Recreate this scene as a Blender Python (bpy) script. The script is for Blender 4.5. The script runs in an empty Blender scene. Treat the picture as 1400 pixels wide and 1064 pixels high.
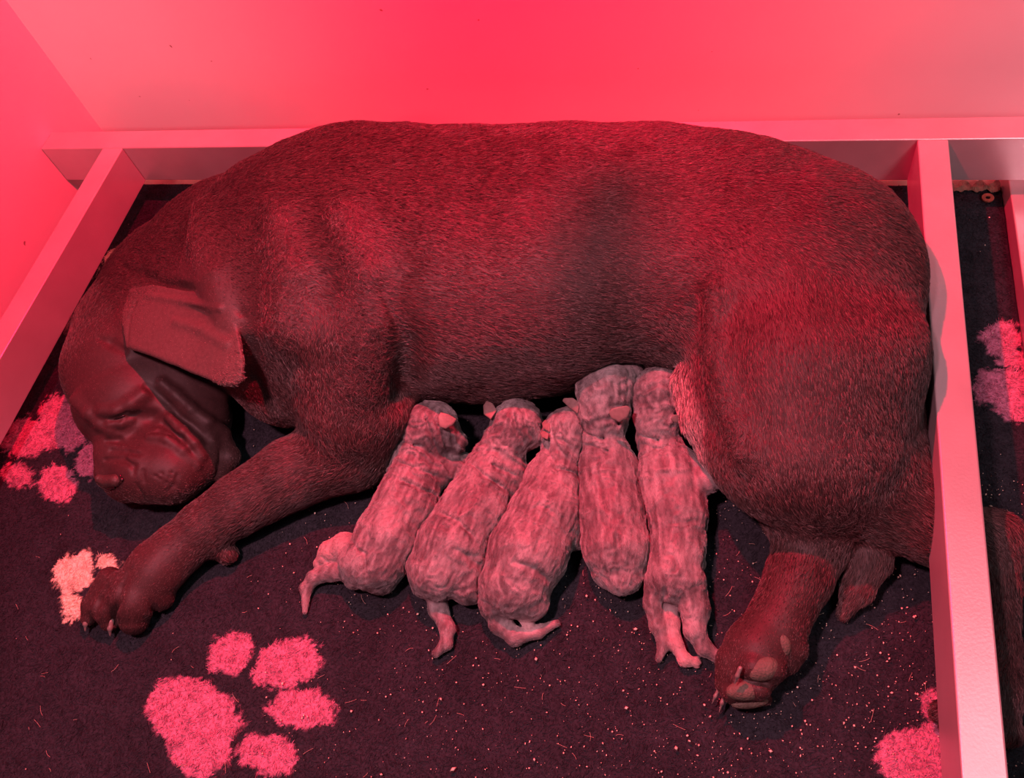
import bpy, math, random
import numpy as np
from mathutils import Matrix, Vector, Euler
scene = bpy.context.scene
C = scene.collection
random.seed(4)
RNG = np.random.default_rng(11)

# ------------------------------------------------------------------ camera
A_, B_, C_ = -0.46849933, 0.97317125, 0.33252089          # yaw, pitch, roll
FPX = 1187.53
S = 0.93
RAIL_TOP = 0.14
H = S + RAIL_TOP
_f = np.array([math.sin(A_) * math.cos(B_), math.cos(A_) * math.cos(B_), -math.sin(B_)])
_r = np.array([math.cos(A_), -math.sin(A_), 0.0])
_d = np.cross(_f, _r)
_r2 = math.cos(C_) * _r + math.sin(C_) * _d
_d2 = -math.sin(C_) * _r + math.cos(C_) * _d
ROT = np.array([_r2, _d2, _f])
EYE = np.array([0, 0, H])
cam_data = bpy.data.cameras.new('camera')
cam_data.sensor_width = 36.0
cam_data.lens = 36.0 * FPX / 1400
cam_data.clip_start = 0.02
cam = bpy.data.objects.new('camera', cam_data)
C.objects.link(cam)
M = Matrix(((_r2[0], -_d2[0], -_f[0], 0), (_r2[1], -_d2[1], -_f[1], 0), (_r2[2], -_d2[2], -_f[2], H), (0, 0, 0, 1)))
cam.matrix_world = M
scene.camera = cam

# ------------------------------------------------------------------ view, world, lights
vs = scene.view_settings
vs.view_transform = 'Standard'
vs.look = 'None'
vs.gamma = 1.0
vs.use_curve_mapping = False
vs.exposure = 0.0
world = bpy.data.worlds.new('world')
scene.world = world
world.use_nodes = True
world.node_tree.nodes['Background'].inputs[0].default_value = (1.0, 0.34, 0.46, 1)
world.node_tree.nodes['Background'].inputs[1].default_value = 0.04


def light(name, kind, loc, target, color, power, size=0.1, **kw):
    l = bpy.data.lights.new(name, kind)
    l.color = color
    l.energy = power
    if kind == 'AREA':
        l.size = size
    else:
        l.shadow_soft_size = size
    for k, v in kw.items():
        setattr(l, k, v)
    o = bpy.data.objects.new(name, l)
    C.objects.link(o)
    o.location = loc
    o.rotation_euler = (Vector(target) - Vector(loc)).to_track_quat('-Z', 'Y').to_euler()
    return o


LAMP = (-0.34, 0.86, 1.16)
light('heat_lamp_light', 'SPOT', LAMP, (-0.36, 0.88, 0.0), (1.0, 0.003, 0.045), 126, 0.012,
      spot_size=math.radians(174), spot_blend=0.25)
light('red_wall_fill', 'SPOT', (-0.34, 0.30, 1.30), (-0.34, 1.167, 0.26), (1.0, 0.003, 0.045), 50, 0.05,
      spot_size=math.radians(52), spot_blend=1.0)  # added red spot, reddens the middle of the back wall
light('pink_room_light', 'SPOT', (-0.42, 0.05, 1.75), (-0.36, 0.20, 0.0), (1.0, 0.34, 0.42), 120, 0.06,
      spot_size=math.radians(64), spot_blend=0.8)
light('daylight_overhead', 'AREA', (0.80, 0.48, 2.2), (0.80, 0.40, 0.0), (1.0, 0.88, 0.92), 6, 0.7)
light('wall_fill_right', 'SPOT', (1.3, -1.2, 2.2), (0.90, 1.16, 0.3), (1.0, 0.58, 0.64), 165, 0.3, spot_size=math.radians(40), spot_blend=1.0)  # added spot, brightens only the right part of the back wall
light('wall_fill_left', 'SPOT', (-0.9, -1.2, 2.2), (-1.12, 1.16, 0.42), (1.0, 0.58, 0.64), 140, 0.3, spot_size=math.radians(20), spot_blend=1.0)  # its added partner, a narrow beam on the wall's left end


# ------------------------------------------------------------------ projection helpers
def ray(px, py):
    return ROT.T @ np.array([(px - 700) / FPX, (py - 532) / FPX, 1.0])


def P(px, py, z=0.0):
    d = ray(px, py)
    return EYE + d * ((z - H) / d[2])


def depth(p):
    return float(ROT[2] @ (np.asarray(p) - EYE))


# ------------------------------------------------------------------ tagging
def tag(o, label=None, cat=None, group=None, kind=None):
    if label: o['label'] = label
    if cat: o['category'] = cat
    if group: o['group'] = group
    if kind: o['kind'] = kind
    return o


def link_mesh(name, verts, faces, mat, parent=None, smooth=True):
    me = bpy.data.meshes.new(name)
    verts = np.asarray(verts, np.float32)
    faces = np.asarray(faces, np.int32)
    n, k = faces.shape
    me.vertices.add(len(verts)); me.vertices.foreach_set('co', verts.ravel())
    me.loops.add(n * k); me.loops.foreach_set('vertex_index', faces.ravel())
    me.polygons.add(n)
    me.polygons.foreach_set('loop_start', np.arange(0, n * k, k, dtype=np.int32))
    me.polygons.foreach_set('loop_total', np.full(n, k, np.int32))
    me.polygons.foreach_set('use_smooth', np.full(n, bool(smooth)))
    me.update(calc_edges=True)
    me.validate()
    me.polygons.foreach_set('use_smooth', np.full(len(me.polygons), bool(smooth)))
    me.materials.append(mat)
    o = bpy.data.objects.new(name, me)
    C.objects.link(o)
    if parent: o.parent = parent
    return o


def set_col(o, cols, name='coat'):
    a = o.data.attributes.new(name, 'FLOAT_COLOR', 'POINT')
    c = np.ones((len(cols), 4), np.float32); c[:, :3] = cols
    a.data.foreach_set('color', c.ravel())


# ------------------------------------------------------------------ numpy noise
def _hash(ix, iy, iz, seed):
    h = (ix.astype(np.int64) * 374761393 + iy.astype(np.int64) * 668265263 + iz.astype(np.int64) * 2147483647 + seed * 974634777) & 0xffffffff
    h = ((h ^ (h >> 13)) * 1274126177) & 0xffffffff
    h = ((h ^ (h >> 16)) * 2246822519) & 0xffffffff
    return ((h ^ (h >> 15)) & 0xffffff) / float(0xffffff)


def noise(p, scale=1.0, seed=0):
    q = np.asarray(p) * scale
    i = np.floor(q).astype(np.int64); f = q - i
    u = f * f * (3 - 2 * f)
    r = 0
    for dx in (0, 1):
        wx = u[:, 0] if dx else 1 - u[:, 0]
        for dy in (0, 1):
            wy = u[:, 1] if dy else 1 - u[:, 1]
            for dz in (0, 1):
                wz = u[:, 2] if dz else 1 - u[:, 2]
                r = r + wx * wy * wz * _hash(i[:, 0] + dx, i[:, 1] + dy, i[:, 2] + dz, seed)
    return r * 2 - 1


def fbm(p, scale, seed=0, octv=3):
    r = 0; a = 1; t = 0
    for k in range(octv):
        r = r + a * noise(p, scale * 2 ** k, seed + k * 17); t += a; a *= 0.5
    return r / t


# ------------------------------------------------------------------ materials
def mat_new(name):
    m = bpy.data.materials.new(name)
    m.use_nodes = True
    return m, m.node_tree.nodes, m.node_tree.links, m.node_tree.nodes['Principled BSDF']


def mat_plain(name, col, rough=0.5, metal=0.0, var=0.06, scale=8, bump=0.0, bscale=60, spec=0.5, stretch=(1, 1, 1), speck=0.0):
    m, N, L, b = mat_new(name)
    tc = N.new('ShaderNodeTexCoord'); mp = N.new('ShaderNodeMapping'); mp.inputs['Scale'].default_value = stretch
    L.new(tc.outputs['Object'], mp.inputs[0])
    nz = N.new('ShaderNodeTexNoise'); nz.inputs['Scale'].default_value = scale; nz.inputs['Detail'].default_value = 5
    L.new(mp.outputs[0], nz.inputs['Vector'])
    cr = N.new('ShaderNodeValToRGB')
    cr.color_ramp.elements[0].position = 0.3; cr.color_ramp.elements[1].position = 0.7
    cr.color_ramp.elements[0].color = (*[c * (1 - var) for c in col], 1)
    cr.color_ramp.elements[1].color = (*[min(1, c * (1 + var)) for c in col], 1)
    L.new(nz.outputs[0], cr.inputs[0])
    out = cr.outputs[0]
    if speck:
        n2 = N.new('ShaderNodeTexNoise'); n2.inputs['Scale'].default_value = 55; n2.inputs['Detail'].default_value = 1
        L.new(tc.outputs['Object'], n2.inputs['Vector'])
        c2 = N.new('ShaderNodeValToRGB'); c2.color_ramp.elements[0].position = 0.80; c2.color_ramp.elements[1].position = 0.82
        L.new(n2.outputs[0], c2.inputs[0])
        mx = N.new('ShaderNodeMixRGB'); mx.inputs[2].default_value = (0.2, 0.08, 0.06, 1)
        mu = N.new('ShaderNodeMath'); mu.operation = 'MULTIPLY'; mu.inputs[1].default_value = speck
        L.new(c2.outputs[0], mu.inputs[0]); L.new(mu.outputs[0], mx.inputs[0]); L.new(out, mx.inputs[1])
        out = mx.outputs[0]
    L.new(out, b.inputs['Base Color'])
    b.inputs['Roughness'].default_value = rough
    b.inputs['Metallic'].default_value = metal
    b.inputs['Specular IOR Level'].default_value = spec
    if bump:
        bn = N.new('ShaderNodeTexNoise'); bn.inputs['Scale'].default_value = bscale; bn.inputs['Detail'].default_value = 4
        L.new(mp.outputs[0], bn.inputs['Vector'])
        bp = N.new('ShaderNodeBump'); bp.inputs['Strength'].default_value = bump; bp.inputs['Distance'].default_value = 0.004
        L.new(bn.outputs[0], bp.inputs['Height']); L.new(bp.outputs[0], b.inputs['Normal'])
    return m


def mat_attr(name, attr='coat', rough=0.6, spec=0.3, gain=1.0, var=0.15, scale=200, bump=0.25, sheen=0.0):
    m, N, L, b = mat_new(name)
    at = N.new('ShaderNodeAttribute'); at.attribute_name = attr
    tc = N.new('ShaderNodeTexCoord')
    nz = N.new('ShaderNodeTexNoise'); nz.inputs['Scale'].default_value = scale; nz.inputs['Detail'].default_value = 3
    L.new(tc.outputs['Object'], nz.inputs['Vector'])
    mr = N.new('ShaderNodeMapRange'); mr.inputs[1].default_value = 0.3; mr.inputs[2].default_value = 0.7
    mr.inputs[3].default_value = gain * (1 - var); mr.inputs[4].default_value = gain * (1 + var)
    L.new(nz.outputs[0], mr.inputs[0])
    sc = N.new('ShaderNodeVectorMath'); sc.operation = 'SCALE'
    L.new(at.outputs['Color'], sc.inputs[0]); L.new(mr.outputs[0], sc.inputs['Scale'])
    L.new(sc.outputs[0], b.inputs['Base Color'])
    b.inputs['Roughness'].default_value = rough
    b.inputs['Specular IOR Level'].default_value = spec
    b.inputs['Sheen Weight'].default_value = sheen
    if bump:
        bp = N.new('ShaderNodeBump'); bp.inputs['Strength'].default_value = bump; bp.inputs['Distance'].default_value = 0.001
        L.new(nz.outputs[0], bp.inputs['Height']); L.new(bp.outputs[0], b.inputs['Normal'])
    return m


def mat_hair(name, rough=0.45, spec=0.5):
    m, N, L, b = mat_new(name)
    at = N.new('ShaderNodeAttribute'); at.attribute_name = 'tint'
    L.new(at.outputs['Color'], b.inputs['Base Color'])
    b.inputs['Roughness'].default_value = rough
    b.inputs['Specular IOR Level'].default_value = spec
    return m


M_WALL = mat_plain('white_laminate', (0.80, 0.76, 0.77), 0.55, var=0.02, speck=0.8)
M_RAIL = mat_plain('brushed_aluminium_rail', (0.66, 0.62, 0.63), 0.36, metal=0.5, var=0.07, scale=14, stretch=(1, 1, 1), bump=0.05, bscale=300)
M_FLOOR = mat_plain('pale_floor_board', (0.42, 0.34, 0.26), 0.6, var=0.25, scale=30, bump=0.2)
M_BED = mat_attr('fleece_backing', rough=0.95, spec=0.05, var=0.3, scale=260, bump=0.5)
M_SKIN = mat_attr('dog_skin', rough=0.55, spec=0.35, gain=0.75)
M_FUR = mat_hair('short_fur', 0.36, 0.7)
M_PUPSKIN = mat_attr('puppy_skin', rough=0.5, spec=0.35, gain=0.95)
M_PUPFUR = mat_hair('puppy_fur', 0.42, 0.5)
M_PILE = mat_hair('fleece_pile', 0.85, 0.1)
M_CLAW = mat_plain('horn_claw', (0.20, 0.19, 0.175), 0.3, var=0.2, scale=80)
M_PAD = mat_plain('paw_pad_leather', (0.115, 0.11, 0.085), 0.65, var=0.25, scale=90, bump=0.5, bscale=400)
M_NOSE = mat_plain('nose_leather', (0.055, 0.040, 0.036), 0.38, var=0.2, scale=90, bump=0.4, bscale=500)
M_CRUMB = mat_plain('pale_crumb', (0.85, 0.74, 0.58), 0.6, var=0.4, scale=40)
M_DARK = mat_plain('dark_wet', (0.015, 0.01, 0.01), 0.2, var=0.1)
M_TAPE = mat_plain('torn_brown_tape', (0.22, 0.16, 0.11), 0.5, var=0.6, scale=60, bump=0.8, bscale=120)
M_RUST = mat_plain('rusty_washer', (0.30, 0.10, 0.06), 0.6, var=0.4, scale=200)


# ------------------------------------------------------------------ boxes with softened edges
def box(name, lo, hi, mat, parent=None, bevel=0.0015):
    x0, y0, z0 = lo; x1, y1, z1 = hi
    c = Vector(((x0 + x1) / 2, (y0 + y1) / 2, (z0 + z1) / 2))
    v = [(x0, y0, z0), (x1, y0, z0), (x1, y1, z0), (x0, y1, z0), (x0, y0, z1), (x1, y0, z1), (x1, y1, z1), (x0, y1, z1)]
    fs = [(0, 3, 2, 1), (4, 5, 6, 7), (0, 1, 5, 4), (1, 2, 6, 5), (2, 3, 7, 6), (3, 0, 4, 7)]
    o = link_mesh(name, [(Vector(p) - c)[:] for p in v], fs, mat, parent, smooth=False)
    o.location = c
    if bevel:
        b = o.modifiers.new('bevel', 'BEVEL'); b.width = bevel; b.segments = 3; b.limit_method = 'NONE'
    return o


# ------------------------------------------------------------------ the whelping box
XL = -1.372 * S         # left wall
YW = 1.2546 * S         # back wall, a hand's width behind the rail
RYB = 1.143 * S         # back edge of back rail
RY = 1.0952 * S         # front face of back rail
LX0, LX1 = -1.2255 * S, -1.1800 * S
RX0, RX1 = 0.2355 * S, 0.2785 * S
RB = 0.060
FL = -0.012             # hard floor

tag(box('floor', (XL, -0.45, FL - 0.03), (0.75, YW, FL), M_FLOOR, bevel=0), kind='structure')
tag(box('wall_back', (XL - 0.02, YW, FL - 0.03), (0.75, YW + 0.02, 0.62), M_WALL, bevel=0), kind='structure')
tag(box('wall_left', (XL - 0.02, -0.45, FL - 0.03), (XL, YW, 0.62), M_WALL, bevel=0), kind='structure')


def rail(name, lo, hi, label):
    """a hollow rectangular bar with end caps"""
    o = box(name, lo, hi, M_RAIL, bevel=0.0022)
    return tag(o, label, 'rail', 'metal guard rails of the whelping box')


rail('guard_rail', (XL + 0.001, RY, RB), (0.74, RYB, RAIL_TOP), 'long grey metal guard rail fixed along the foot of the back wall')
rail('guard_rail', (LX0, -0.40, RB), (LX1, RY - 0.0005, RAIL_TOP), 'grey metal guard rail along the left wall beside the big dog\'s head')
rail('guard_rail', (RX0, -0.40, RB), (RX1, RY - 0.0005, RAIL_TOP), 'pale grey metal bar crossing over the dog\'s hind leg, near the right edge')


# ------------------------------------------------------------------ signed distance modelling
def frame_from(d, up=(0, 0, 1)):
    d = np.asarray(d, float); d = d / np.linalg.norm(d)
    u = np.asarray(up, float); s = np.cross(d, u)
    if np.linalg.norm(s) < 1e-4: s = np.cross(d, (1, 0, 0))
    s /= np.linalg.norm(s)
    return np.array([d, s, np.cross(s, d)])


def smin(a, b, k):
    h = np.maximum(k - np.abs(a - b), 0) / k
    return np.minimum(a, b) - h * h * k * 0.25


class Shape:
    """a soft solid grown from tapered limbs, ellipsoids, flaps and creases"""
    def __init__(s, k=0.02):
        s.p = []; s.k = k

    def cone(s, a, ra, b, rb, flat=1.0, k=None, sub=False, col=None, flow=None, floor=True):
        a = np.array(a, float); b = np.array(b, float)
        s.p.append(dict(t='cone', a=a, b=b, ra=ra, rb=rb, flat=flat, k=s.k if k is None else k, sub=sub, col=col,
                        flow=(b - a) if flow is None else np.array(flow, float),
                        lo=np.minimum(a - ra, b - rb), hi=np.maximum(a + ra, b + rb)))

    def chain(s, pts, flat=1.0, k=None, sub=False, col=None, flow=None):
        """pts: (px, py, z, radius in px). z None = lying on the floor"""
        q = []
        for px, py, z, r in pts:
            p = P(px, py, z); q.append((p, r * depth(p) / FPX))
        seg = []
        for (a, ra), (b, rb) in zip(q[:-1], q[1:]):
            s.cone(a, ra, b, rb, flat, k, sub, col, flow)
            seg.append(s.p.pop())
        s.p.append(dict(t='chain', seg=seg, k=seg[0]['k'], sub=sub, col=col, flow=seg[0]['flow'],
                        lo=np.min([x['lo'] for x in seg], 0), hi=np.max([x['hi'] for x in seg], 0)))

    def at(s, X):
        X = np.asarray(X, np.float32).reshape(1, 3); f = 0.5
        for q in s.p:
            if np.any(X[0] < q['lo'] - .06) or np.any(X[0] > q['hi'] + .06): continue
            d = float(s.dist(q, X)[0])
            f = -float(smin(np.float64(-f), np.float64(d), q['k'])) if q['sub'] else float(smin(np.float64(f), np.float64(d), q['k']))
        return f

    def hit(s, px, py):
        """first point of the surface along the sight line, and its depth"""
        d = ray(px, py); d = d / np.linalg.norm(d); t = (0.42 - H) / d[2]
        for _ in range(160):
            p = EYE + d * t
            v = s.at(p)
            if v < 0.0004 or p[2] < 0.004: break
            t += min(max(v * .6, 0.0004), .02)
        return EYE + d * t

    def stroke(s, pts, sink=0.3, sub=False, k=0.006, col=None, flow=None):
        """a ridge or a crease laid along the surface, pts (px, py, radius px)"""
        q = []
        for px, py, r in pts:
            p = s.hit(px, py); rr = r * depth(p) / FPX
            v = (p - EYE) / np.linalg.norm(p - EYE)
            q.append((p + v * rr * sink, rr))
        seg = []
        for (a, ra), (b, rb) in zip(q[:-1], q[1:]):
            s.cone(a, ra, b, rb, 1.0, k, sub, col, flow); seg.append(s.p.pop())
        s.p.append(dict(t='chain', seg=seg, k=k, sub=sub, col=col, flow=seg[0]['flow'], noflow=flow is None and col is None,
                        lo=np.min([x['lo'] for x in seg], 0), hi=np.max([x['hi'] for x in seg], 0)))

    def crease(s, pts, sink=-0.2, k=0.005):
        s.stroke(pts, sink, True, k)

    def groove(s, pts, k=0.008):
        s.chain(pts, 1.0, k, sub=True)

    def ell(s, px, py, z, r, d=(1, 0, 0), up=(0, 0, 1), k=None, col=None, flow=None, sub=False):
        c = P(px, py, z); r = np.array(r, float); F = frame_from(d, up)
        m = r.max()
        s.p.append(dict(t='ell', c=c, r=r, F=F, k=s.k if k is None else k, sub=sub, col=col,
                        flow=np.array(d, float) if flow is None else np.array(flow, float), lo=c - m, hi=c + m))

    def flap(s, pts, thick, k=0.006, curve=0.0, col=None, flow=(1, 0, 0), rnd=0.004):
        """a thin leaf with outline pts (px, py, z)"""
        w = np.array([P(*p) for p in pts])
        Amat = np.c_[w[:, 0], w[:, 1], np.ones(len(w))]
        co = np.linalg.lstsq(Amat, w[:, 2], rcond=None)[0]
        c = w.mean(0); rad = np.linalg.norm((w - c)[:, :2], axis=1).max()
        s.p.append(dict(t='flap', w=w[:, :2], co=co, c=c, rad=rad, th=thick, curve=curve, k=k, sub=False, col=col, rnd=rnd,
                        flow=np.array(flow, float), lo=w.min(0) - thick - abs(curve), hi=w.max(0) + thick + abs(curve)))

    def dist(s, q, X):
        """distance of prim q at points X (...,3)"""
        if q['t'] == 'chain':
            d = s.dist(q['seg'][0], X)
            for g in q['seg'][1:]:
                d = smin(d, s.dist(g, X), 0.006)
            return d
        if q['t'] == 'cone':
            a, b = q['a'], q['b']; ab = b - a
            sc = np.array([1, 1, 1 / q['flat']], np.float32)
            Y = (X - a.astype(np.float32)) * sc; v = (ab * sc).astype(np.float32)
            t = np.clip(Y @ v / max(float(v @ v), 1e-9), 0, 1)
            Y = Y - t[..., None] * v
            d = np.sqrt(np.einsum('...i,...i->...', Y, Y)) - (q['ra'] + t * (q['rb'] - q['ra']))
            return d * (q['flat'] ** 0.5)
        if q['t'] == 'ell':
            Y = (X - q['c'].astype(np.float32)) @ q['F'].T.astype(np.float32)
            A1 = Y / q['r'].astype(np.float32); B1 = A1 / q['r'].astype(np.float32)
            k0 = np.sqrt(np.einsum('...i,...i->...', A1, A1)); k1 = np.sqrt(np.einsum('...i,...i->...', B1, B1)) + 1e-6
            return k0 * (k0 - 1) / k1
        # flap
        w = q['w']; x = X[..., 0]; y = X[..., 1]
        d2 = np.full(x.shape, 1e9, np.float32); ins = np.zeros(x.shape, bool)
        for i in range(len(w)):
            a = w[i]; b = w[(i + 1) % len(w)]; e = b - a
            t = np.clip(((x - a[0]) * e[0] + (y - a[1]) * e[1]) / (e @ e), 0, 1)
            d2 = np.minimum(d2, (x - a[0] - t * e[0]) ** 2 + (y - a[1] - t * e[1]) ** 2)
            c1 = (a[1] > y) != (b[1] > y)
            with np.errstate(divide='ignore', invalid='ignore'):
                xi = a[0] + (y - a[1]) * e[0] / (e[1] if abs(e[1]) > 1e-9 else 1e-9)
            ins ^= c1 & (x < xi)
        d = np.sqrt(d2); d = np.where(ins, -d, d)
        r2 = ((x - q['c'][0]) ** 2 + (y - q['c'][1]) ** 2) / q['rad'] ** 2
        zs = q['co'][0] * x + q['co'][1] * y + q['co'][2] + q['curve'] * (1 - r2)
        dz = np.abs(X[..., 2] - zs) - q['th'] + q['rnd']
        dd = d + q['rnd']
        return np.sqrt(np.maximum(dd, 0) ** 2 + np.maximum(dz, 0) ** 2) + np.minimum(np.maximum(dd, dz), 0) - q['rnd']

    def field(s, xs, ys, zs):
        f = np.full((len(xs), len(ys), len(zs)), 0.5, np.float32)
        h = xs[1] - xs[0]
        for q in s.p:
            m = q['k'] * 1.1 + 3 * h
            i0, i1 = np.searchsorted(xs, [q['lo'][0] - m, q['hi'][0] + m])
            j0, j1 = np.searchsorted(ys, [q['lo'][1] - m, q['hi'][1] + m])
            k0, k1 = np.searchsorted(zs, [q['lo'][2] - m, q['hi'][2] + m])
            if i1 <= i0 or j1 <= j0 or k1 <= k0: continue
            X = np.stack(np.meshgrid(xs[i0:i1], ys[j0:j1], zs[k0:k1], indexing='ij'), -1).astype(np.float32)
            d = s.dist(q, X).astype(np.float32)
            sub = f[i0:i1, j0:j1, k0:k1]
            if q['sub']:
                f[i0:i1, j0:j1, k0:k1] = -smin(-sub, d, q['k'])
            else:
                f[i0:i1, j0:j1, k0:k1] = smin(sub, d, q['k'])
        return f

    def attrs(s, V, base):
        """blended hair direction and colour at surface points"""
        flow = np.zeros((len(V), 3)); col = np.zeros((len(V), 3)); W = np.zeros(len(V)) + 1e-9
        V32 = V.astype(np.float32)
        prims = []
        for q in s.p:
            if q['sub'] or q.get('noflow'): continue
            if q['t'] == 'chain':
                for g in q['seg']: prims.append(g)
            else: prims.append(q)
        for q in prims:
            sel = np.all((V > q['lo'] - 0.03) & (V < q['hi'] + 0.03), axis=1)
            if not sel.any(): continue
            d = s.dist(q, V32[sel])
            w = np.exp(-np.clip(d, -0.01, None) / 0.006)
            fl = q['flow'] / (np.linalg.norm(q['flow']) + 1e-9)
            flow[sel] += w[:, None] * fl
            col[sel] += w[:, None] * np.array(base if q['col'] is None else q['col'])
            W[sel] += w
        col /= W[:, None]
        col[W < 1e-6] = base
        return flow, col


def surface_nets(f, xs, ys, zs):
    h = xs[1] - xs[0]
    ins = f < 0
    nx, ny, nz = f.shape
    cnt = np.zeros((nx - 1, ny - 1, nz - 1), np.int8)
    for dx in (0, 1):
        for dy in (0, 1):
            for dz in (0, 1):
                cnt += ins[dx:nx - 1 + dx, dy:ny - 1 + dy, dz:nz - 1 + dz]
    act = (cnt > 0) & (cnt < 8)
    I, J, K = np.nonzero(act)
    idx = np.full(act.shape, -1, np.int32); idx[I, J, K] = np.arange(len(I))
    acc = np.zeros((len(I), 3)); n = np.zeros(len(I))
    corners = [(a, b, c) for a in (0, 1) for b in (0, 1) for c in (0, 1)]
    for ci, a in enumerate(corners):
        for b in corners[ci + 1:]:
            if sum(abs(a[i] - b[i]) for i in range(3)) != 1: continue
            fa = f[I + a[0], J + a[1], K + a[2]]; fb = f[I + b[0], J + b[1], K + b[2]]
            m = (fa < 0) != (fb < 0)
            t = np.where(m, fa / np.where(m, fa - fb, 1), 0)
            pt = np.array(a)[None, :] + t[:, None] * (np.array(b) - np.array(a))[None, :]
            acc += pt * m[:, None]; n += m
    V = acc / n[:, None] + np.stack([I, J, K], 1)
    V = V * h + np.array([xs[0], ys[0], zs[0]])
    F = []
    for ax in range(3):
        sl0 = [slice(None)] * 3; sl1 = [slice(None)] * 3
        sl0[ax] = slice(0, -1); sl1[ax] = slice(1, None)
        e = ins[tuple(sl0)] != ins[tuple(sl1)]
        i, j, k = np.nonzero(e)
        g = [i, j, k]; o1, o2 = [x for x in range(3) if x != ax]
        ok = (g[o1] > 0) & (g[o2] > 0) & (g[o1] < f.shape[o1] - 1) & (g[o2] < f.shape[o2] - 1)
        g = [x[ok] for x in g]
        inside = ins[g[0], g[1], g[2]]

        def at(a, b):
            q = [x.copy() for x in g]; q[o1] -= a; q[o2] -= b
            return idx[q[0], q[1], q[2]]
        quad = np.stack([at(1, 1), at(0, 1), at(0, 0), at(1, 0)], 1)
        flip = ~inside if ax != 1 else inside
        quad[flip] = quad[flip][:, ::-1]
        F.append(quad)
    F = np.concatenate(F)
    F = F[(F >= 0).all(1)]
    return V, F


def relax(V, F, n=2, lam=0.5):
    E = np.concatenate([F[:, [0, 1]], F[:, [1, 2]], F[:, [2, 3]], F[:, [3, 0]]])
    cnt = np.bincount(E[:, 0], minlength=len(V)) + np.bincount(E[:, 1], minlength=len(V))
    for it in range(n):
        for l in (lam, -lam * 1.03):
            A = np.stack([np.bincount(E[:, 0], V[E[:, 1], c], len(V)) + np.bincount(E[:, 1], V[E[:, 0], c], len(V)) for c in range(3)], 1)
            V = V + l * (A / np.maximum(cnt, 1)[:, None] - V)
    return V


def normals(V, F):
    n = np.cross(V[F[:, 2]] - V[F[:, 0]], V[F[:, 3]] - V[F[:, 1]])
    N = np.zeros_like(V)
    for c in range(4):
        for a in range(3):
            N[:, a] += np.bincount(F[:, c], n[:, a], len(V))
    return N / (np.linalg.norm(N, axis=1)[:, None] + 1e-12)


def grow(shape, res, lo, hi, others=(), rails=True, zmin=0.0015, gap=0.0012, boxes=()):
    xs = np.arange(lo[0], hi[0], res, dtype=np.float64); ys = np.arange(lo[1], hi[1], res); zs = np.arange(lo[2], hi[2], res)
    f = shape.field(xs, ys, zs)
    f = np.maximum(f, (zmin - zs).astype(np.float32)[None, None, :])
    for o in others:
        l = np.min([q['lo'] for q in o.p], 0) - .012; h = np.max([q['hi'] for q in o.p], 0) + .012
        a = [slice(*np.searchsorted(v, [l[n], h[n]])) for n, v in enumerate((xs, ys, zs))]
        if min(c.stop - c.start for c in a) < 2: continue
        g = o.field(xs[a[0]], ys[a[1]], zs[a[2]])
        f[a[0], a[1], a[2]] = -smin(-f[a[0], a[1], a[2]], g - gap, 0.004)
    for (b0, b1) in boxes:
        a = [slice(*np.searchsorted(v, [b0[n] - .012, b1[n] + .012])) for n, v in enumerate((xs, ys, zs))]
        if min(c.stop - c.start for c in a) < 1: continue
        X, Y, Z = [np.abs(v[a[n]] - (b0[n] + b1[n]) / 2) - (b1[n] - b0[n]) / 2 - gap for n, v in enumerate((xs, ys, zs))]
        g = np.maximum(np.maximum(X[:, None, None], Y[None, :, None]), Z[None, None, :]).astype(np.float32)
        f[a[0], a[1], a[2]] = -smin(-f[a[0], a[1], a[2]], g, 0.004)
    V, F = surface_nets(f, xs, ys, zs)
    return relax(V, F, 2), F


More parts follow.
